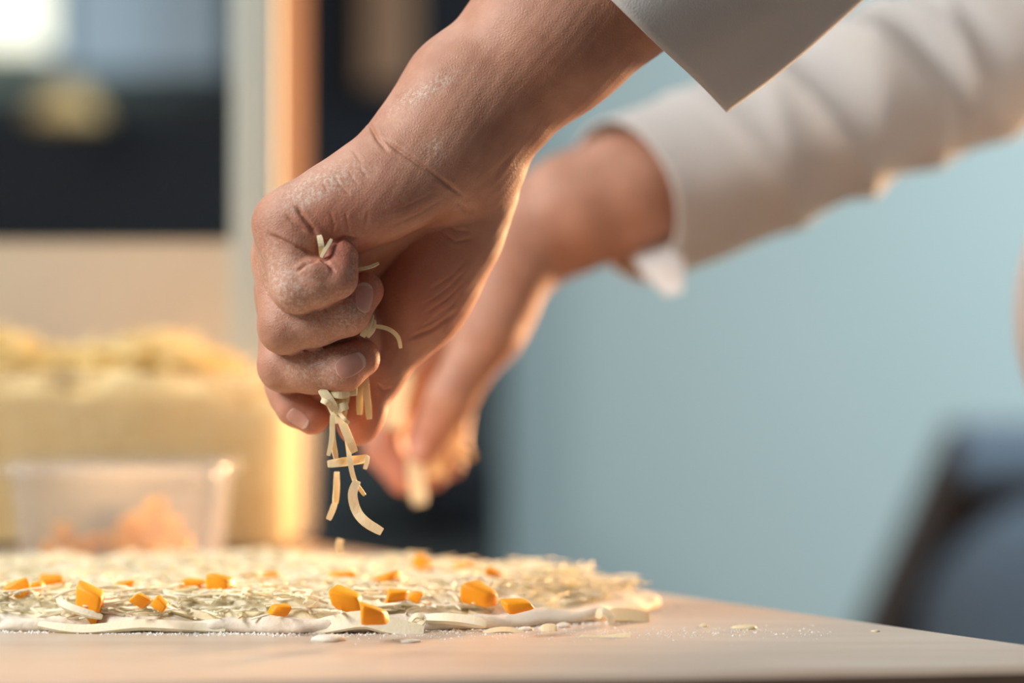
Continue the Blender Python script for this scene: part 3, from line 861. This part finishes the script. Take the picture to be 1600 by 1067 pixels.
def shred(pix, w, th, label, group=None, material='cheese', twist=0., name='cheese_shred', taper=.25, wdir=None):
    v, f = ribbon([P(*q) for q in pix], w, th, twist, taper, wdir=wdir)
    o = mesh_obj(name, v, f, material, smooth=False)
    return tag(o, label, 'cheese', group)

G1 = 'cheese shreds spilling from the near fist'
NEAR = [  # points (px, py, depth), width mm, thickness mm, label
    ([(536, 640, -6), (543, 690, -7), (547, 722, -8), (553, 748, -8), (560, 760, -8)], 1.7, 1.2, 'long thin cheese shred hanging from the near fist above the curled one'),
    ([(558, 751, -9), (551, 772, -9), (557, 798, -9), (572, 816, -10), (597, 831, -10)], 3.3, 1.5, 'curled cheese shred falling lowest below the near fist'),
    ([(555, 752, -7), (562, 763, -7), (570, 774, -7)], 1.3, 1.0, 'tiny cheese sliver beside the top of the curled falling shred'),
    ([(519, 648, -7), (520, 685, -7), (525, 716, -7)], 1.9, 1.3, 'straight cheese shred hanging left of the cheese clump'),
    ([(519, 668, -9), (517, 692, -9), (513, 712, -9)], 1.5, 1.1, 'short cheese sliver forking left under the cheese clump'),
    ([(526, 636, -8), (538, 668, -9), (548, 692, -9), (554, 706, -8)], 2.9, 1.5, 'thick cheese shred slanting down right from the cheese clump'),
    ([(512, 725, -6), (540, 721, -5), (575, 716, -5)], 2.9, 1.8, 'cheese stick falling level under the near fist'),
    ([(574, 712, -8), (573, 722, -8), (570, 733, -8)], 1.5, 1.2, 'short upright cheese bit at the right end of the level stick'),
    ([(526, 737, -2), (526, 762, -2), (524, 787, -2)], 2.2, 1.4, 'straight upright cheese shred falling left of the curled shred'),
    ([(523, 786, -4), (519, 798, -4), (513, 812, -4)], 2.2, 1.2, 'small tilted cheese bit just below the upright falling shred'),
    ([(532, 842, 30), (530, 852, 30), (532, 864, 30)], 2.6, 1.5, 'single cheese bit falling just above the dough'),
    ([(561, 580, 1), (562, 610, -1), (562, 648, -2)], 2.2, 1.2, 'left of two pointed cheese shreds hanging under the middle fingertip'),
    ([(570, 578, -1), (573, 615, -3), (577, 655, -4)], 2.3, 1.2, 'right of two pointed cheese shreds hanging under the middle fingertip'),
    ([(524, 600, 0), (530, 622, -4), (532, 650, -5)], 5.0, 2.4, 'wide cheese strip at the back of the cheese clump'),
    ([(540, 606, -2), (536, 626, -4), (530, 642, -5)], 4.0, 2.0, 'cheese piece wedged between index fingertip and thumb'),
    ([(512, 604, -4), (508, 616, -8), (512, 630, -9)], 3.0, 2.0, 'cheese chip beside the index knuckle'),
    ([(502, 608, -10), (514, 624, -11), (524, 640, -10)], 3.2, 2.0, 'stubby cheese piece against the index finger'),
    ([(510, 606, -8), (530, 612, -11), (545, 610, -9)], 4.4, 2.0, 'broad cheese piece squeezed under the middle finger'),
    ([(546, 586, -4), (551, 602, -7), (552, 618, -8)], 2.8, 1.5, 'short upright cheese tab under the middle fingernail'),
    ([(522, 644, -9), (534, 636, -10), (543, 634, -9)], 2.8, 1.8, 'short level cheese piece below the cheese clump'),
    ([(512, 620, -4), (522, 638, -6), (530, 660, -7)], 3.4, 2.0, 'thick cheese strip at the middle of the cheese clump'),
    ([(530, 645, -10), (538, 655, -12), (545, 661, -11)], 1.2, .9, 'hooked cheese wisp on the right of the cheese clump'),
    ([(503, 625, -12), (510, 628, -13), (515, 632, -12)], 1.9, 1.4, 'added bit standing in for a white highlight by the index finger'),  # a glint on the clump, modelled as a separate bit
    ([(576, 512, -8), (590, 510, -12), (609, 515, -14), (622, 527, -14), (626, 544, -13)], 1.4, 1.0, 'thin curved cheese shred sticking out between ring and middle fingertips'),
    ([(566, 526, -12), (575, 508, -12), (580, 492, -10)], 2.4, 1.4, 'short cheese piece caught between ring and middle fingers'),
    ([(574, 526, -10), (582, 514, -11), (584, 500, -10)], 1.8, 1.2, 'upright cheese bit beside the curved thin shred'),
    ([(499, 368, -29), (502, 384, -30), (503, 400, -28)], 2.0, 1.4, 'straight cheese bit poking out of the curled little finger'),
    ([(518, 374, -28), (510, 388, -30), (502, 402, -30)], 1.2, 1.0, 'thin cheese sliver tucked in the curled little finger'),
    ([(556, 421, -18), (575, 418, -18), (592, 411, -17)], 1.1, .9, 'fine cheese wisp poking out beside the little fingertip'),
]
for pix, w, th, lab in NEAR:
    shred(pix, w, th, lab, G1, twist=random.uniform(-.4, .4))
G2 = 'cheese shreds in the far hand'
FAR = [
    ([(640, 585, 232), (628, 625, 230), (618, 668, 228)], 5, 2.4, 'broad pale shred between thumb and fingers of the far hand'),
    ([(622, 590, 236), (618, 630, 234), (628, 672, 232)], 4.5, 2.4, 'yellow shred pressed behind the thumb of the far hand'),
    ([(612, 610, 240), (610, 640, 238), (606, 668, 236)], 4, 2.2, 'shred against the index finger of the far hand'),
    ([(648, 700, 232), (650, 745, 230), (656, 788, 228)], 7.0, 3.0, 'thick cheese stick dropping from the far thumb tip'),
    ([(690, 668, 250), (704, 690, 250), (722, 722, 250)], 4.2, 2.2, 'shred slanting right out of the far hand'),
    ([(706, 672, 256), (712, 690, 256), (738, 716, 256)], 4.0, 2.2, 'outermost shred at the right of the far hand'),
    ([(682, 680, 246), (688, 705, 246), (692, 742, 246)], 5.0, 2.4, 'upright shred under the far fingers'),
    ([(668, 690, 240), (674, 715, 240), (676, 745, 240)], 4.5, 2.4, 'shred next to the thick stick under the far hand'),
    ([(704, 640, 258), (712, 668, 258), (708, 700, 258)], 4.5, 2.4, 'shred lit orange behind the far fingertips'),
]
for pix, w, th, lab in FAR:
    shred(pix, w, th, lab, G2, twist=random.uniform(-.4, .4))

# ------------------------------------------------------------------ dough with its topping
DC = np.array([-128., 88.])
def dough_r(t):
    # outline radius as a function of angle
    a, b = 178., 98.
    r = 1 / math.sqrt((math.cos(t) / a) ** 2 + (math.sin(t) / b) ** 2)
    return r * (1 + .018 * math.sin(5 * t + 1) + .012 * math.sin(11 * t) + .008 * math.sin(23 * t + 2))
def dough_pt(t, k):
    r = dough_r(t) * k; return DC[0] + r * math.cos(t), DC[1] + r * math.sin(t) - 22 * max(0, math.cos(t)) ** 2 * k
def dough_top(x, y):
    return TZ + 4.6 + .7 * math.sin(x * .13 + y * .05) + .5 * math.sin(x * .31 - y * .21)
NT = 240; prof = [(1.0, .25), (1.006, 1.4), (1.004, 2.8), (.993, 3.9), (.975, None), (.9, None), (.75, None), (.5, None), (.25, None)]
dv, df = [], []
for k, h in prof:
    for i in range(NT):
        t = 2 * math.pi * i / NT
        kk = k + (.004 * math.sin(t * 37) + .003 * math.sin(t * 71 + 1)) * (1 if k > .9 else 0)
        x, y = dough_pt(t, kk)
        z = TZ + h * (1 + .28 * math.sin(t * 19) + .15 * math.sin(t * 43)) if h is not None else dough_top(x, y)
        dv.append((x, y, z))
for j in range(len(prof) - 1):
    for i in range(NT):
        a, b = j * NT + i, j * NT + (i + 1) % NT
        df.append((a, b, b + NT, a + NT))
df.append(tuple(range((len(prof) - 1) * NT, len(prof) * NT)))
df.append(tuple(range(NT))[::-1])
tag(mesh_obj('dough_sheet', dv, df, 'dough'), 'thin floury sheet of dough spread over the table under the cheese', 'dough')

def rand_shred(cx, cy, z, L_, w, th, rng, lift=1.0):
    a = rng.uniform(0, 2 * math.pi); c = rng.uniform(-1.5, 1.5); n = 4
    pts = []; x, y = cx, cy
    tilt = rng.normal(0, .16) * lift
    for i in range(n):
        u = i / (n - 1) - .5
        ang = a + c * u * 1.6
        pts.append(np.array([cx + math.cos(ang) * L_ * u, cy + math.sin(ang) * L_ * u, z + tilt * L_ * u + .8 * lift * (1 - 4 * u * u) * rng.uniform(-.5, 1.6)]))
    return ribbon(pts, w, th, rng.uniform(-1.2, 1.2), .3, 2, wdir=(rng.normal(0, .5), rng.normal(0, .5), 1), sec=HEXSEC)

rng = np.random.default_rng(11)
GS = 'grated cheese shreds lying on the dough'
cells = []
def in_dough(x, y, k=.95):
    dx, dy = x - DC[0], y - DC[1]; t = math.atan2(dy, dx)
    return math.hypot(dx / 1.0, (dy + 22 * max(0, math.cos(t)) ** 2)) < dough_r(t) * k
# topping kept individually: those along the front where they show largest
cnt = 0; tries = 0
while cnt < 150 and tries < 5000:
    tries += 1
    x = rng.uniform(-215, 40); y = rng.uniform(-12, 60)
    if not in_dough(x, y, .985): continue
    edge = not in_dough(x, y, .9)
    z = dough_top(x, y) + (rng.uniform(.6, 1.8) if edge else rng.uniform(5.0, 8.2))
    v, f = rand_shred(x, y, z, rng.uniform(10, 26), rng.uniform(.8, 1.9), rng.uniform(.6, 1.0), rng, .5 if edge else .8)
    o = mesh_obj('cheese_shred', v, f, 'white_cheese' if rng.random() < .6 else 'cheese')
    tag(o, 'pale grated cheese shred among those strewn along the front of the dough', 'cheese', GS); cnt += 1
mb = MB(); k = 0
bt, br = 120, 14
def bed(x, y): return 1.5 * math.sin(x * .9 + 2 * math.sin(y * .5)) * math.sin(y * .8 + x * .35) + 1.0 * math.sin(x * .37 - y * .29 + 1) + .7 * math.sin(x * 1.7 + y * 1.3)
bv = []
for j in range(br + 1):
    for i in range(bt * 2):
        t = math.pi * i / bt; kk = .93 * (1 - (j / br)) ** .8 + .002
        x, y = dough_pt(t, kk); bv.append((x, y, dough_top(x, y) + (-.8 if j == 0 else 1.2 if j == 1 else 5.4 + .6 * bed(x, y))))
bf = [(j * bt * 2 + i, j * bt * 2 + (i + 1) % (bt * 2), (j + 1) * bt * 2 + (i + 1) % (bt * 2), (j + 1) * bt * 2 + i) for j in range(br) for i in range(bt * 2)]
mb.add(bv, bf)
while k < 2600:
    x = rng.uniform(-310, 60); y = rng.uniform(-15, 205)
    if not in_dough(x, y, .97): continue
    z = dough_top(x, y) + rng.uniform(4.6, 7.8) * (1 if in_dough(x, y, .88) else .45)
    v, f = rand_shred(x, y, z, rng.uniform(8, 22), rng.uniform(.7, 1.7), rng.uniform(.5, .9), rng, .6); mb.add(v, f); k += 1
tag(mb.build('grated_cheese', 'white_cheese', smooth=True), 'bed of grated pale cheese covering the dough', 'cheese', kind='stuff')
# bold pieces in the plane of focus
BOLD = [
    ([(335, 967, -2), (400, 969, -5), (470, 967, -6), (492, 960, -4)], 6.0, 2.2, 'thick flat cheese strip at the front edge of the dough, the longest', 'cheese'),
    ([(455, 990, -10), (520, 975, -12), (570, 968, -12), (610, 978, -12), (662, 986, -11)], 6.5, 1.6, 'leaf-shaped pale strip drooping over the front edge of the dough', 'white_cheese'),
    ([(660, 966, -4), (700, 966, -7), (735, 970, -8), (760, 976, -8)], 3.4, 2.2, 'round-ended cheese stick to the right of the rolled curl', 'white_cheese'),
    ([(640, 972, -8), (650, 962, -9), (662, 966, -9), (655, 976, -9), (645, 974, -8)], 1.9, 1.2, 'small cheese curl rolled into a ring at the front', 'white_cheese'),
    ([(92, 935, 0), (100, 945, -8), (130, 956, -10), (160, 964, -9)], 2.6, 1.6, 'arched pale shred wrapped below the big orange chunk', 'white_cheese'),
    ([(60, 975, -9), (130, 984, -11), (220, 976, -11), (300, 980, -11), (352, 984, -10)], 3.4, 2.2, 'long floury strip along the left front edge of the dough', 'white_cheese'),
    ([(255, 948, 2), (300, 958, -4), (345, 972, -6)], 2.8, 1.4, 'straight yellow shred slanting to the front at left', 'cheese'),
    ([(755, 988, -9), (790, 984, -9), (820, 990, -9)], 2.0, 1.3, 'thin arched shred lying on the bare table in front of the dough', 'cheese'),
    ([(905, 997, -22), (945, 1000, -22), (985, 993, -22)], 3.0, 1.4, 'flat yellow shred lying on the table beyond the right end of the dough', 'cheese'),
    ([(950, 962, 20), (980, 962, 22), (1014, 966, 24)], 5.5, 2.4, 'tan cheese slab at the right tip of the dough', 'cheese'),
    ([(845, 984, -4), (858, 982, -4), (870, 983, -4)], 3.2, 2.0, 'small cheese crumb on the table near the right of the dough', 'cheese'),
    ([(934, 966, 10), (940, 955, 10), (952, 962, 10), (956, 974, 10)], 3.0, 1.6, 'floury curl standing at the right tip of the dough', 'white_cheese'),
]
for pix, w, th, lab, m in BOLD:
    shred(pix, w, th, lab, None, m, name='cheese_strip', taper=.45, wdir=(0, -.8, .6))

# orange chunks: pixel centre, width px, height px, cut
def chunk(p, sx, sy, sz, rot, seed, label, group, name='cheese_chunk'):
    r = np.random.default_rng(seed)
    n = 3; v = []; idx = {}
    # rounded irregular block from a 4x4x4 shell
    pts = [-1, -.72, .72, 1]
    for i, a in enumerate(pts):
        for j, b in enumerate(pts):
            for k_, c in enumerate(pts):
                if 0 < i < 3 and 0 < j < 3 and 0 < k_ < 3: continue
                q = np.array([a, b, c]); ext = (np.abs(q) > .99).sum()
                q = q * (1 if ext == 1 else .93 if ext == 2 else .84)
                idx[(i, j, k_)] = len(v); v.append(q)
    v = np.array(v)
    sk = r.uniform(-.42, .42, 4)
    v[:, 0] += sk[0] * v[:, 2] + sk[1] * v[:, 1]; v[:, 2] *= 1 + sk[2] * v[:, 0]; v[:, 1] *= 1 + sk[3] * v[:, 0]
    v *= np.array([sx, sy, sz]) / 2
    f = []
    for ax in range(3):
        for e in (0, 3):
            for i in range(3):
                for j in range(3):
                    o_ = [a for a in range(3) if a != ax]
                    def key(s, t_):
                        kk = [0, 0, 0]; kk[ax] = e; kk[o_[0]] = s; kk[o_[1]] = t_; return idx[tuple(kk)]
                    q = (key(i, j), key(i + 1, j), key(i + 1, j + 1), key(i, j + 1))
                    if (e == 3) == (ax == 1): q = q[::-1]
                    f.append(q)
    R = Matrix.Rotation(rot[2], 3, 'Z') @ Matrix.Rotation(rot[1], 3, 'Y') @ Matrix.Rotation(rot[0], 3, 'X')
    v = np.array([np.array(R @ Vector(q)) for q in v]) + np.asarray(p)
    o = mesh_obj(name, v, f, 'orange_cheese')
    return tag(o, label, 'cheese', group)
GO = 'orange cheese chunks on the dough'
CH = [(30, 921, 36, 26, -.7, 'orange chunk tilted at the far left of the dough'), (60, 917, 14, 15, -.5, 'tiny orange bit right of the tilted leftmost chunk'),
      (82, 908, 34, 16, .1, 'soft orange chunk behind the leftmost ones'), (140, 937, 44, 33, .6, 'largest orange chunk, leaning, at the front left of the dough'),
      (192, 917, 24, 14, .1, 'small flat orange chunk behind the largest one'), (220, 938, 24, 16, .5, 'orange wedge half buried right of the largest chunk'),
      (250, 944, 22, 12, .6, 'tiny orange wedge deep in the cheese beside the half buried one'), (302, 913, 34, 13, .2, 'flat orange slip left of the square orange cube'),
      (345, 918, 32, 32, .12, 'squarest orange cube standing at left centre'), (436, 953, 24, 10, .1, 'low orange sliver in front of the near fist'),
      (531, 903, 32, 14, .05, 'blurred orange chunk straight below the falling cheese'), (543, 938, 44, 24, .35, 'orange wedge below the falling cheese at centre'),
      (584, 961, 44, 22, .2, 'frontmost orange chunk at the centre edge of the dough'), (594, 909, 44, 16, -.2, 'long blurred orange chunk right of the falling cheese'),
      (649, 932, 16, 14, .3, 'small round orange bit right of centre'), (620, 931, 30, 16, 0, 'pale orange chunk beside the small round bit'),
      (660, 887, 30, 24, .3, 'rearmost orange chunk behind the centre of the dough'), (722, 888, 26, 14, 0, 'faint orange chunk at the back right'),
      (751, 930, 42, 24, .3, 'orange wedge standing alone at the right of the dough'), (775, 899, 30, 14, .4, 'blurred orange slip at the back right edge'),
      (808, 946, 40, 12, -.1, 'flat pale orange piece farthest right on the dough'), (420, 903, 24, 12, 0, 'blurred orange bit behind the low sliver')]
for i, (px, py, w, h, tl, lab) in enumerate(CH):
    hgt = 12.5 if py < 930 else 10.8 if py < 950 else 9.0
    d = (100 - hgt) * FPX / (py - 533.5); y = d - CAM_D
    s = d / FPX
    chunk(P(px, py, y), w * s * 1.06, w * s * .8, max(h * s * 1.15, 3.6), (.15, tl, random.uniform(-.5, .5)), i, 'orange cheese: ' + lab if False else lab, GO)

# flour and crumbs on the table
mb = MB(); rng = np.random.default_rng(5)
def speck(mb, x, y, r, hz):
    n = 6; z = TZ
    v = [(x + r * math.cos(6.283 * i / n) * rng.uniform(.7, 1.2), y + r * math.sin(6.283 * i / n) * rng.uniform(.7, 1.2), z + .02) for i in range(n)] + [(x, y, z + hz)]
    mb.add(v, [(i, (i + 1) % n, n) for i in range(n)])
for i in range(5200):
    t = rng.uniform(0, 2 * math.pi); k = 1.0 + abs(rng.normal(0, .03))
    x, y = dough_pt(t, k)
    if y > 150: continue
    r = abs(rng.normal(0, .32)) + .14; speck(mb, x, y, r, r * rng.uniform(.5, 1.1))
for i in range(700):
    x = rng.uniform(-60, 110); y = rng.normal(-14, 9) + .06 * x
    r = abs(rng.normal(0, .22)) + .12; speck(mb, x, y, r, r * .8)
tag(mb.build('flour_dusting', 'flour'), 'white flour grains dusted on the table around the dough', 'flour', kind='stuff')
CR = [(513, 995, 52, 16, 'largest flour lump at the front edge below the leaf-shaped strip'), (640, 1000, 36, 8, 'flat flour lump in front of the cheese curl'), (820, 981, 24, 10, 'floury crumb at the front right of the dough'),
      (880, 975, 22, 12, 'rounded floury crumb under the right of the dough'), (1100, 976, 14, 7, 'small yellow-white crumb alone on the bare table at right'), (1165, 978, 40, 10, 'yellow crumb heap farthest right on the bare table'), (1368, 985, 14, 4, 'lone speck of dough near the right table edge')]
for i, (px, py, w, h, lab) in enumerate(CR):
    d = 100 * FPX / (py + h * .4 - 533.5); y = d - CAM_D; s = d / FPX
    c = P(px, py, y); v, f = [], []
    nu, nv = 14, 6
    rr = np.random.default_rng(i)
    for j in range(nv + 1):
        for a in range(nu):
            ph = j / nv * math.pi / 2; t = 2 * math.pi * a / nu
            k = 1 + .18 * math.sin(3 * t + i) + rr.uniform(-.08, .08)
            v.append((c[0] + math.cos(ph) * math.cos(t) * w * s / 2 * k, c[1] + math.cos(ph) * math.sin(t) * w * s / 3 * k, TZ + math.sin(ph) ** .7 * h * s * .62 * (1 + rr.uniform(-.1, .1))))
    for j in range(nv):
        for a in range(nu): f.append((j * nu + a, j * nu + (a + 1) % nu, (j + 1) * nu + (a + 1) % nu, (j + 1) * nu + a))
    f.append(tuple(range(nu))[::-1])
    tag(mesh_obj('dough_crumb', v, f, 'cheese' if px > 1050 else 'dough'), lab, 'crumb')

# ------------------------------------------------------------------ containers
def rr_ring(cx, cy, hx, hy, r, n=8):
    out = []
    for qx, qy, a0 in ((1, 1, 0), (-1, 1, 90), (-1, -1, 180), (1, -1, 270)):
        for i in range(n + 1):
            a = math.radians(a0 + 90 * i / n); out.append((cx + qx * (hx - r) + r * math.cos(a), cy + qy * (hy - r) + r * math.sin(a)))
    return out
def vessel(prof, cx, cy, material, name, parent, cap=True):
    """prof: (hx, hy, r, z) from outside bottom over the rim to inside bottom"""
    v, f = [], []
    for hx, hy, r, z in prof:
        ring = rr_ring(cx, cy, hx, hy, r); v += [(x, y, z) for x, y in ring]
    n = len(ring)
    for j in range(len(prof) - 1):
        for i in range(n):
            a, b = j * n + i, j * n + (i + 1) % n; f.append((a, b, b + n, a + n))
    if cap: f.append(tuple(range(n))[::-1]); f.append(tuple(range((len(prof) - 1) * n, len(prof) * n)))
    return adopt(mesh_obj(name, v, f, material), parent)
# small frosted tub
tx, ty = -174., 246.
tub = empty('plastic_tub', (tx, ty, TZ), 'small frosted plastic tub of orange cubes before the big box', 'tub')
vessel([(40, 32, 9, TZ + .3), (42, 34, 10, TZ + 2), (45.5, 37.5, 11, TZ + 40), (45.3, 37.3, 11, TZ + 45), (44, 36, 10, TZ + 45), (40.8, 32.8, 9, TZ + 3)], tx, ty, 'frosted_plastic', 'body', tub)
vessel([(45.6, 37.6, 11, TZ + 40), (49.5, 41.5, 13, TZ + 40.5), (49.8, 41.8, 13, TZ + 45.8), (48.5, 40.5, 12, TZ + 47), (45.4, 37.4, 11, TZ + 46)], tx, ty, 'frosted_plastic', 'rim', tub, cap=False)
i = 0
for gx, gy, gz, k in [(6, -22, 6, 11), (17, -20, 6, 11), (27, -16, 6, 10), (10, -8, 6, 11), (22, -6, 6, 11), (12, -18, 16, 11), (22, -14, 16, 10), (4, -14, 15, 9),
                      (-28, -20, 5, 9), (-18, -20, 5, 9), (-24, -10, 5, 9), (-24, -18, 13, 8), (-4, 6, 6, 11), (8, 10, 6, 11), (20, 10, 6, 11), (-16, 8, 5, 9), (16, 0, 16, 10), (16, -16, 24, 8)]:
    chunk((tx + gx, ty + gy, TZ + 3 + gz), k, k, k * .92, (random.uniform(-.25, .25), random.uniform(-.25, .25), random.uniform(-.6, .6)), 100 + i,
          'orange cheese cube piled inside the frosted tub', 'orange cubes in the tub', 'cheese_cube'); i += 1

# big clear box of grated cheese
bx, by = -222., 358.
hx, hy = 122., 62.
box = empty('storage_box', (bx, by, TZ), 'big clear plastic box heaped with grated cheese at left', 'box')
vessel([(hx - 3, hy - 3, 9, TZ + .3), (hx - 1, hy - 1, 10, TZ + 3), (hx + 2, hy + 1, 11, TZ + 80), (hx + 1.5, hy + .5, 11, TZ + 84), (hx - 1, hy - 2, 10, TZ + 84), (hx - 4, hy - 4, 9, TZ + 4)], bx, by, 'clear_plastic', 'body', box)
vessel([(hx + 2, hy + 1, 11, TZ + 79), (hx + 4, hy + 3, 13, TZ + 79.5), (hx + 4, hy + 3, 13, TZ + 84), (hx + 2, hy + 1, 12, TZ + 85)], bx, by, 'clear_plastic', 'rim', box, cap=False)
mb = MB(); rng = np.random.default_rng(21)
def heap(x, y):
    a = (x - bx) / hx; b = (y - by) / hy
    return TZ + 70 + 24 * (1 - .8 * a * a) * (1 - .75 * b * b) + 5 * math.sin(x * .07 + 1) + 3 * math.sin(x * .16 + y * .1)
NX, NY = 40, 20
v = []
for j in range(NY + 1):
    for i in range(NX + 1):
        x = bx + (i / NX * 2 - 1) * (hx - 9); y = by + (j / NY * 2 - 1) * (hy - 9); v.append((x, y, heap(x, y) - 3))
f = [(j * (NX + 1) + i, j * (NX + 1) + i + 1, (j + 1) * (NX + 1) + i + 1, (j + 1) * (NX + 1) + i) for j in range(NY) for i in range(NX)]
q = len(v); v += [(x, y, TZ + 5) for x, y, z in v]
for i in range(NX):
    for r0 in (0, NY * (NX + 1)): f.append((r0 + i, r0 + i + 1, q + r0 + i + 1, q + r0 + i))
for j in range(NY):
    for c0_ in (0, NX): a = j * (NX + 1) + c0_; f.append((a, a + NX + 1, q + a + NX + 1, q + a))
f.append((q, q + NX, q + (NY + 1) * (NX + 1) - 1, q + NY * (NX + 1)))
mb.add(v, f)
for i in range(1500):
    x = bx + rng.uniform(-1, 1) * (hx - 20); y = by + rng.uniform(-1, 1) * (hy - 20)
    vv, ff = rand_shred(x, y, heap(x, y) + rng.uniform(-2, 5), rng.uniform(14, 26), rng.uniform(1.8, 3), 1.4, rng, 1.6); mb.add(vv, ff)
for i in range(900):
    x = bx + rng.uniform(-1, 1) * (hx - 18); z = TZ + rng.uniform(8, 74)
    vv, ff = rand_shred(x, by - hy + 7.5, z, rng.uniform(10, 20), 2.4, 1.2, rng, 0)
    vv = [(p[0], by - hy + 7.5 + (p[2] - z) * .15 + rng.uniform(-.3, .3) * 0, z + (p[1] - (by - hy + 7.5)) * .55) for p in vv]
    mb.add(vv, ff)
tag(mb.build('cheese_heap', 'yellow_cheese'), 'heap of grated yellow cheese filling the big clear box', 'cheese', kind='stuff')
